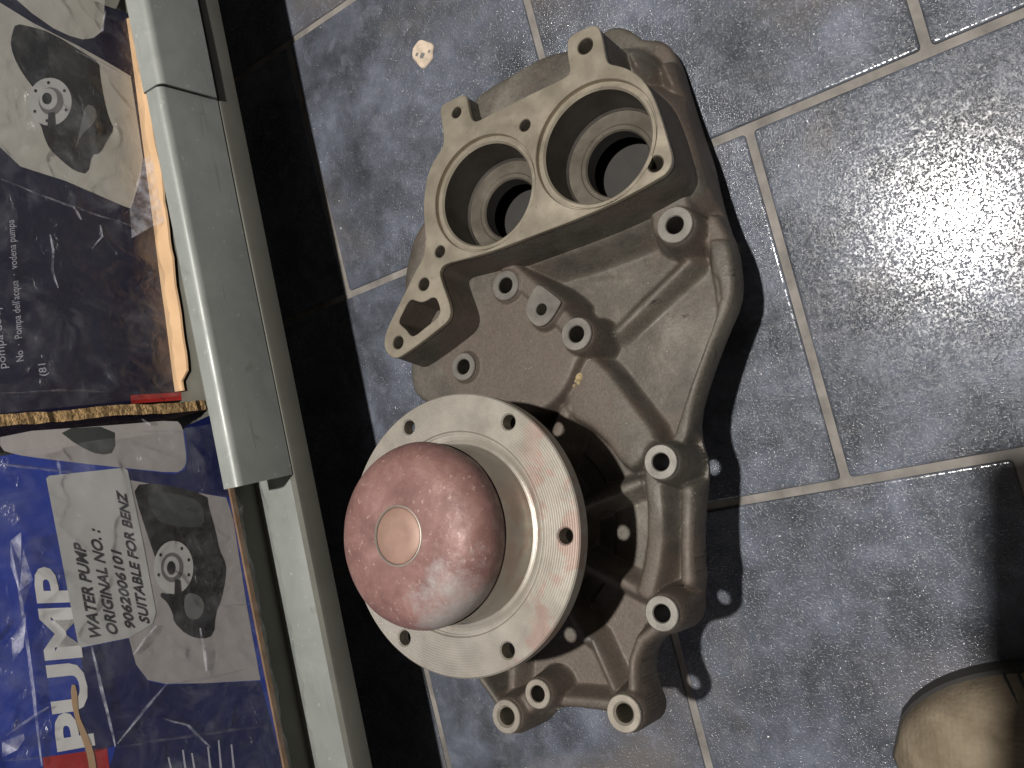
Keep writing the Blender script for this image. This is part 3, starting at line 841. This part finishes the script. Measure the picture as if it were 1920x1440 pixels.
h = lift(h, sd_poly(chaikin(PW([(1318, 430), (1336, 392), (1376, 450), (1383, 497), (1389, 530), (1384, 572), (1366, 605), (1346, 600), (1346, 560), (1332, 487)], .389), 1)), .389, 4, .0008, .003)
h = lift(h, sd_poly(chaikin(PW([(1330, 452), (1345, 449), (1374, 448), (1382, 497), (1386, 520), (1340, 528)], .3868), 1)), .3868, 5, .0004, .0015)
h = lift(h, sd_line([P((1225, 885), .386), P((1232, 950), .386), P((1232, 1010), .386), P((1225, 1062), .386), P((1214, 1105), .386)], px1(15)), .3855, 3, .001, .005)
h = lift(h, sd_line([P((1291, 922), .385), P((1291, 1085), .385)], px1(12)), .3845, 3.5, .001, .004)
h = lift(h, sd_line([P((1237, 1172), .379), P((1202, 1200), .379), P((1188, 1240), .379), P((1186, 1300), .378)], px1(9)), .3785, 5, .0008, .004)
h = lift(h, sd_line([P((1058, 1312), .389), P((1100, 1315), .389), P((1140, 1322), .385)], px1(9)), .3885, 3, .0008, .004)
h = lift(h, sd_line([P((958, 1338), .379), P((1010, 1300), .379)], px1(18)), .380, 5, .0008, .004)
h = lift(h, sd_line([P((905, 1272), .383), P((930, 1318), .380)], px1(8)), .382, 5, .0008, .003)
h = lift(h, sd_line([P((1112, 1200), .389), P((1152, 1290), .389)], px1(4)), .389, 2, .001, .003)
h = lift(h, sd_line([P((1258, 340), .386), P((1267, 420), .386)], px1(31), px1(36)), .3795, 4, .001, .005)
h = lift(h, sd_poly(chaikin(PW([(880, 188), (905, 166), (970, 128), (1007, 106), (1040, 94), (1070, 88), (1090, 150), (1000, 190), (900, 238)], .362), 1)), .3625, 7, .0012, .0025)
h = lift(h, sd_poly(chaikin(PW([(810, 380), (777, 427), (767, 457), (757, 507), (754, 535), (760, 580), (810, 480)], .372), 1)), .372, 5, .002, .004)
h = lift(h, sd_line([P((1176, 92), .372), P((1186, 112), .372)], px1(11, .37)), .3690, 4.5, .006, .004)
h = lift(h, sd_line([P((1240, 116), .386), P((1256, 150), .386)], px1(12, .385)), .3830, 4.0, .006, .004)
h = lift(h, sd_poly(chaikin(PW(DBOSS, DB_D), 1)) - .0008, DB_D + .0012, 6)
for (c, ro, rh), (p_, a_, b_, d, th) in zip(boss_c, BOSS):
    h = lift(h, sd_circ(c, ro + .0006), d + .0010, 7, .0006, .004)
h = lift(h, phi_face - .0022, .3815, 2.2, .0015, .004)
h = np.where(phi_face < -.0012, D0 - DF - .0015, h)
h = h - 1.5 * soft(phi_out + .0012, .0012)                                     # rounded outer arris
# underside: deeper under the thermostat housing
hb = np.full(X.shape, D0 - .404)
hb = np.minimum(hb, (D0 - .404) - .012 * np.clip((Y - P((1200, 520), .40)[1]) / .06, 0, 1))
hb = np.where(rc < .052, np.minimum(hb, D0 - .420), hb)
h = np.maximum(h, hb + .003)
cut = np.zeros(X.shape, bool)
for (c, ri, ro, rh) in BORES: cut |= (sd_circ(c, ro + .0003) < 0) & (phi_face < -.0022)
phi_win = sd_poly(PW(WINDOW, DF)); cut |= phi_win < .0002
for (c, ro, rh) in boss_c: cut |= sd_circ(c, rh + .0006) < 0
hole_c = [(P(p_, DF), rad(p_, r, DF)) for p_, r in HOLES]
for c, r in hole_c: cut |= sd_circ(c, r + .0004) < 0
dbh = (P((1018, 580), DB_D), rad((1018, 580), 11, DB_D)); cut |= sd_circ(dbh[0], dbh[1] + .0004) < 0
keepv = (phi_out < .45 * g) & ~cut
# boundary vertices move onto the smooth outline
keep = keepv[:-1, :-1] & keepv[1:, :-1] & keepv[1:, 1:] & keepv[:-1, 1:]
kp = np.pad(keep, 1).astype(int)
cnt = kp[:-1, :-1] + kp[1:, :-1] + kp[:-1, 1:] + kp[1:, 1:]
edge_v = (cnt > 0) & (cnt < 4) & (phi_out > -2.2 * g)
gx, gy = np.gradient(phi_out, g)
nn = np.maximum(gx * gx + gy * gy, .3)
h = np.where(edge_v, h + 1.5 * (soft(phi_out + .0012, .0012) - soft(np.full(X.shape, .0012), .0012)), h)
X = np.where(edge_v, X - phi_out * gx / nn, X); Y = np.where(edge_v, Y - phi_out * gy / nn, Y)
idx = np.arange(NX * NY).reshape(NX, NY)
q = np.stack([idx[:-1, :-1], idx[1:, :-1], idx[1:, 1:], idx[:-1, 1:]], -1)[keep]
NV_ = NX * NY
bot = q[:, ::-1] + NV_
sk = []
kp = np.pad(keep, 1)
for di, dj, a, b in ((-1, 0, 3, 0), (1, 0, 1, 2), (0, -1, 0, 1), (0, 1, 2, 3)):
    nb = kp[1 + di:kp.shape[0] - 1 + di, 1 + dj:kp.shape[1] - 1 + dj]
    e = keep & ~nb
    qq = np.stack([idx[:-1, :-1], idx[1:, :-1], idx[1:, 1:], idx[:-1, 1:]], -1)[e]
    sk.append(np.stack([qq[:, b], qq[:, a], qq[:, a] + NV_, qq[:, b] + NV_], -1))
F = np.concatenate([q, bot] + sk)
V = np.concatenate([np.stack([X, Y, h], -1).reshape(-1, 3), np.stack([X, Y, hb], -1).reshape(-1, 3)])
used = np.unique(F); remap = np.zeros(len(V), int); remap[used] = np.arange(len(used))
V = V[used]; F = remap[F]
ORG = np.array([AXC[0], AXC[1], 0.0])
V = V - ORG
Rp = np.stack([BX, AX, -NV], 1)
base_w = CAM + BX * ORG[0] + AX * ORG[1] + NV * D0
zmin = (V @ Rp.T)[:, 2].min() + base_w[2]
base_w = base_w + np.array([0, 0, FZ + .0003 - zmin]) * (1 if abs(zmin) < .012 else 0)
pump = empty("water_pump")
pump.matrix_world = Matrix([list(Rp[0]) + [base_w[0]], list(Rp[1]) + [base_w[1]], list(Rp[2]) + [base_w[2]], [0, 0, 0, 1]])
tag(pump, "dirty cast aluminium water pump with round flange and pink dome, lying on the tiles", "water pump")
print("pump lowest point before resting on floor: %.4f" % zmin)
me = bpy.data.meshes.new("housing")
me.vertices.add(len(V)); me.vertices.foreach_set('co', V.ravel())
me.loops.add(F.size); me.loops.foreach_set('vertex_index', F.ravel().astype(np.int32))
me.polygons.add(len(F)); me.polygons.foreach_set('loop_start', np.arange(0, F.size, 4, dtype=np.int32))
me.update(calc_edges=True); me.validate()
me.shade_smooth(); me.set_sharp_from_angle(angle=math.radians(62))
me.materials.append(M['cast'])
hs = bpy.data.objects.new("housing", me); COL.objects.link(hs); hs.parent = pump
L = lambda c: np.asarray(c) - ORG[:2]
def lz(d): return D0 - d
def ring(name, prof, c, mat, seg=48, smooth=35):
    c = L(c); v, f = lathe(prof, seg, c[0], c[1])
    return obj(name, v, f, mat, pump, smooth)
# machined thermostat face
holes = [circle(c, ro, 72) for c, ri, ro, rh in BORES] + [circle(c, r + .0003, 24) for c, r in hole_c] + [PW(WINDOW, DF)]
holes[-1] = chaikin(holes[-1], 1)
v, f = plate(FACEL - ORG[:2], [hh - ORG[:2] for hh in holes], lz(DF) - .0028, lz(DF), .00035)
obj("thermostat_face", v, f, M['face'], pump, smooth=25)
wallo = offset_loop(FACEL if area2(FACEL) > 0 else FACEL[::-1], .0002) - ORG[:2]
n = len(wallo); v = []
for zz, off in ((lz(DF) - .0030, 0), (lz(.3850), -.0022), (lz(.4100), -.0034)):
    v += [(a, b, zz) for a, b in offset_loop(wallo, off)]
f = [(k * n + i, k * n + n + i, k * n + n + (i + 1) % n, k * n + (i + 1) % n) for k in range(2) for i in range(n)]
obj("thermostat_housing_wall", v, f, M['cast'], pump, smooth=40)
for c, ri, ro, rh in BORES:
    z = lz(DF); zr = lz(.3795)
    prof = [(ro, z - .0003), (ro, z - .0036), (ro - .0014, z - .0036), (ro - .0014, z - .0024), (ri + .0010, z - .0024), (ri, z - .0036)]
    ring("bore_rim", prof[::-1], c, M['face'], 84)
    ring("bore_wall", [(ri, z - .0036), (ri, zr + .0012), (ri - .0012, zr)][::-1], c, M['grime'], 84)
    prof = [(ri - .0012, zr), (rh + .0034, zr), (rh + .0028, zr - .0006), (rh + .0008, zr - .0006), (rh, zr - .0016)]
    ring("bore_step", prof[::-1], c, M['bore'], 84)
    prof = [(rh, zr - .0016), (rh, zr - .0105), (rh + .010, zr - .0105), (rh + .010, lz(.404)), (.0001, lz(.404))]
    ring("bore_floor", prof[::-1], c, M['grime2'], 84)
def thread_prof(r, z0, z1, pitch=.0011, dep=.00035):
    p = []; z = z0; k = 0
    while z > z1:
        p.append((r + (dep if k % 2 else 0), z)); z -= pitch / 2; k += 1
    p.append((r, z1))
    return p
for c, r in hole_c:
    z = lz(DF)
    prof = [(r + .0003, z - .0001)] + thread_prof(r - .0001, z - .0005, z - .018) + [(.0001, z - .019)]
    ring("bolt_hole", prof[::-1], c, M['thread'], 24, 20)
wl = chaikin(PW(WINDOW, DF), 1) - ORG[:2]
if area2(wl) < 0: wl = wl[::-1]
n = len(wl); z = lz(DF)
v = [(a, b, z - .0006) for a, b in wl] + [(a, b, z - .026) for a, b in offset_loop(wl, .001)]
f = [(i, n + i, n + (i + 1) % n, (i + 1) % n)[::-1] for i in range(n)]
f += [tuple(n + i for i in t) for t in tessellate_polygon([[Vector(v[n + i]) for i in range(n)]])]
obj("coolant_port", v, f, M['cast'], pump, smooth=40)
# bolt bosses
for (c, ro, rh), (p_, a_, b_, d, th) in zip(boss_c, BOSS):
    z = lz(d)
    body = [(rh, z - .0012 if th else z - .0006)]
    tube = thread_prof(rh, z - .0012, z - .022) if th else [(rh, z - .0006)]
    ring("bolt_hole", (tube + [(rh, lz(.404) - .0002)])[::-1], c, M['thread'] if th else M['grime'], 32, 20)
    prof = [(ro, z - .0022), (ro, z - .0004), (ro - .0004, z), (rh + (.0011 if th else .0005), z)] + body
    ring("threaded_lug" if th else "mounting_boss", prof[::-1], c, M['lug'] if th or d == .3775 else M['boss'], 44)
v, f = plate(chaikin(PW(DBOSS, DB_D), 1) - ORG[:2], [circle(L(dbh[0]), dbh[1], 24)], lz(DB_D) - .002, lz(DB_D), .0003)
obj("sensor_pad", v, f, M['boss'], pump, smooth=25)
ring("bolt_hole", ([(dbh[1], lz(DB_D) - .0004)] + thread_prof(dbh[1] - .0002, lz(DB_D) - .001, lz(DB_D) - .014) + [(.0001, lz(DB_D) - .015)])[::-1], dbh[0], M['thread'], 24)
# shaft, flange, dome, impeller
zf = lz(DFL)
RF, RB, RD = .0680, .0488, .0424
hr = []
for k in range(6):
    a = math.radians(64 - 60 * k)
    hr.append((np.array([.0605 * math.cos(a), .0605 * math.sin(a)]), .0036))
v, f = plate(circle((0, 0), RF, 128), [circle((0, 0), RB, 96)] + [circle(c, r, 26) for c, r in hr], zf - .0075, zf, .0007)
fo = obj("drive_flange", v, f, M['flange'], pump, smooth=25)
for c, r in hr:
    v, f = lathe((thread_prof(r - .0001, zf - .0010, zf - .0074, .0010, .0003))[::-1], 26, c[0], c[1])
    obj("threaded_hole", v, f, M['thread'], fo, 20)
    v, f = lathe([(r + .0012, zf + .00005), (r + .0004, zf - .0010), (r, zf - .0012)][::-1], 26, c[0], c[1])
prof = [(RB + .0003, zf - .0072), (RB, zf - .0010), (RB - .0008, zf - .0010), (RB - .0008, zf - .0018), (RB - .0020, zf - .0018), (RD + .0024, zf - .0026), (RD + .0005, zf - .0018), (RD, zf + .002), (RD - .0003, zf + .020)]
v, f = lathe(prof[::-1], 96); obj("hub_collar", v, f, M['flange'], pump, smooth=40)
zc = lz(.2840); zr = lz(.3005)
prof = [(RD - .0010, zf + .018), (RD - .0002, zr - .002)]
for k in range(1, 17):
    t = k / 16 * math.pi / 2
    prof.append((.0128 + (RD - .0128) * max(0, math.cos(t)) ** .68, zr + (zc - zr) * math.sin(t) ** .95))
prof += [(.0126, zc - .0007), (.0120, zc - .0006)]
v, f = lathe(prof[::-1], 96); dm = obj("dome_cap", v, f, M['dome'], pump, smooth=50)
dv = [(x + .0003 * noise.noise((x * 60, y * 60, z_ * 60)), y + .0003 * noise.noise((x * 60, 9 + y * 60, z_ * 60)), z_ + .0005 * noise.noise((x * 45, y * 45, 4))) for x, y, z_ in v]
for vv, q_ in zip(dm.data.vertices, dv): vv.co = q_
v, f = lathe([(.0122, zc - .0012), (.0121, zc - .0003), (.0114, zc + .0002), (.006, zc + .0004), (.0001, zc + .0004)][::-1], 60)
obj("centre_disc", v, f, M['disc'], dm, smooth=40)
v, f = lathe([(.0136, zc - .0006), (.0133, zc + .0002), (.0128, zc + .0003), (.0125, zc - .0004)][::-1], 60)
obj("centre_ring", v, f, M['flange'], dm, smooth=40)
prof = [(.020, zf - .0072), (.020, zf - .018), (.026, zf - .022), (.030, lz(.370)), (.032, lz(.392))]
v, f = lathe([(RB, zf - .0072)] + prof, 64); obj("shaft_hub", v[::1], [q_[::-1] for q_ in f], M['cast'], pump, smooth=40)
# crust of yellow corrosion on the web
cq = empty("corrosion_crust"); cq.parent = pump
for (qx, qy, r) in ((1081, 700, .0016), (1088, 706, .0024), (1080, 712, .0019), (1087, 717, .0013), (1078, 722, .0012)):
    c = L(P((qx, qy), .384)); z = lz(.3842)
    v, f = lathe([(.0001, z + r * .7), (r * .6, z + r * .5), (r, z), (r * 1.2, z - .003)][::-1], 9, c[0], c[1])
    v = [(x + r * .3 * noise.noise((x * 900, y * 900, z_ * 900)), y + r * .3 * noise.noise((x * 900, 5 + y * 900, z_ * 900)), z_) for x, y, z_ in v]
    obj("crumb", v, f, M['plaster2'], cq, smooth=40)
# impeller underneath, the end the pump rests on
up = Vector(-NV)
foot = []
zi = -.5
for k in range(64):
    a = 2 * math.pi * k / 64
    lx, ly = .040 * math.cos(a), .040 * math.sin(a)
    zi = max(zi, (FZ + .0004 - base_w[2] - Rp[2, 0] * lx - Rp[2, 1] * ly) / Rp[2, 2])
v, f = lathe([(.046, lz(.419)), (.046, max(zi + .006, -.06)), (.040, zi), (.0001, zi)], 64)
obj("impeller", v, [q_[::-1] for q_ in f], M['impeller'], pump, smooth=40)

# ------------------------------------------------------------------ the photographer's shoe (toe in view) and phone
sc_ = np.array([-.222, -.009])
shoe = empty("shoe", (sc_[0], sc_[1], FZ), (0, 0, math.radians(-8)))
tag(shoe, "rounded tan suede shoe toe at the bottom right corner, half in shadow", "shoe")
def shoe_loft(sections, m=28):
    v = []; f = []
    for y, w, ht, z0, flat in sections:
        for k in range(m + 1):
            a = math.pi * k / m
            ca, sa = math.cos(a), math.sin(a)
            x = w * (abs(ca) ** flat) * (1 if ca >= 0 else -1); z = z0 + ht * (sa ** .62)
            v.append((x, y, z))
    n = m + 1
    for i in range(len(sections) - 1):
        for k in range(m):
            f.append((i * n + k, i * n + k + 1, i * n + n + k + 1, i * n + n + k))
    return v, f
secs = []
for k in range(22):
    t = k / 21
    y = .112 - .125 * t
    u = math.sqrt(max(0.0, 1 - (1 - min(1, t / .72)) ** 2.3))
    secs.append((y, .0006 + .0500 * u, .0008 + .034 * u ** .8 + .022 * max(0, t - .45), .012, .9))
for k in range(1, 12):
    t = k / 11
    secs.append((-.013 - .14 * t, .0506 - .014 * math.sin(math.pi * t * .75), .045 + .018 * t, .012, .9))
v, f = shoe_loft(secs); f.append(tuple(range(len(v) - 1, len(v) - 30, -1))); obj("upper", v, f, M['shoe'], shoe, smooth=60)
# stitched seam over the toe
for si in (9, 10):
    y_, w_, h_, z_, fl_ = secs[si]
    sv = []; sf = []
    for k in range(41):
        a = math.pi * k / 40
        ca, sa = math.cos(a), math.sin(a)
        cx_, cz_ = (w_ + .0004) * abs(ca) ** fl_ * (1 if ca >= 0 else -1), z_ + (h_ + .0004) * sa ** .62
        yy = y_ - .010 * sa
        for q_ in range(5):
            b_ = 2 * math.pi * q_ / 5
            sv.append((cx_ + .0007 * math.cos(b_) * ca, yy + .0007 * math.sin(b_), cz_ + .0007 * math.cos(b_) * sa))
    for k in range(40):
        for q_ in range(5):
            l_ = (q_ + 1) % 5
            sf.append((k * 5 + q_, k * 5 + l_, k * 5 + 5 + l_, k * 5 + 5 + q_))
    obj("seam", sv, sf, M['sole'], shoe, smooth=60)
ol = [(x * 1.035 + 0, y) for y, x, *_ in secs]; olp = np.array([(a, b + .001) for a, b in ol] + [(-a, b + .001) for a, b in reversed(ol)])
v, f = plate(olp, [], .0002, .0135, .0015); obj("sole", v, f, M['sole'], shoe, smooth=40)

secs = []
for k in range(14):
    t = k / 13
    secs.append((.036 + .020 * t, .045 + .020 * t, .052 + .34 * t, -.105 - .10 * t + .02 * math.sin(t * 9)))
v = []; f = []
for i, (rx, ry, z, y) in enumerate(secs):
    for k in range(24):
        a = 2 * math.pi * k / 24
        w = 1 + .05 * noise.noise((math.cos(a) * 2, math.sin(a) * 2, z * 30))
        v.append((rx * w * math.cos(a), y + ry * w * math.sin(a), z))
for i in range(13):
    for k in range(24):
        l = (k + 1) % 24
        f.append((i * 24 + k, i * 24 + l, i * 24 + 24 + l, i * 24 + 24 + k))
f.append(tuple(range(13 * 24, 14 * 24)))
obj("trouser_leg", v, f, M['leather'], shoe, smooth=60)  # leg out of view, added to shade the floor from the side fill
ph = empty("smartphone")
ph.matrix_world = Matrix([list(R2[0]) + [CAM[0]], list(R2[1]) + [CAM[1]], list(R2[2]) + [CAM[2]], [0, 0, 0, 1]])
tag(ph, "black smartphone with an added shadow-widening folio case, held above the floor, out of frame", "smartphone")
def rrect(x0, x1, y0, y1, r, n=6):
    out = []
    for cx, cy, a0 in ((x1 - r, y0 + r, -90), (x1 - r, y1 - r, 0), (x0 + r, y1 - r, 90), (x0 + r, y0 + r, 180)):
        for q_ in range(n):
            a = math.radians(a0 + 90 * q_ / (n - 1)); out.append((cx + r * math.cos(a), cy + r * math.sin(a)))
    return out
v, f = plate(rrect(-.0500, .121, -.057, .021, .010), [], .012, .021, .001); obj("phone_body", v, f, M['phone'], ph, smooth=40)
v, f = plate(rrect(-.0500, .122, -.145, -.054, .006), [], .0225, .025, .0005); obj("shadow_flap", v, f, M['leather'], ph, smooth=40)  # unseen flap added to widen the phone's shadow
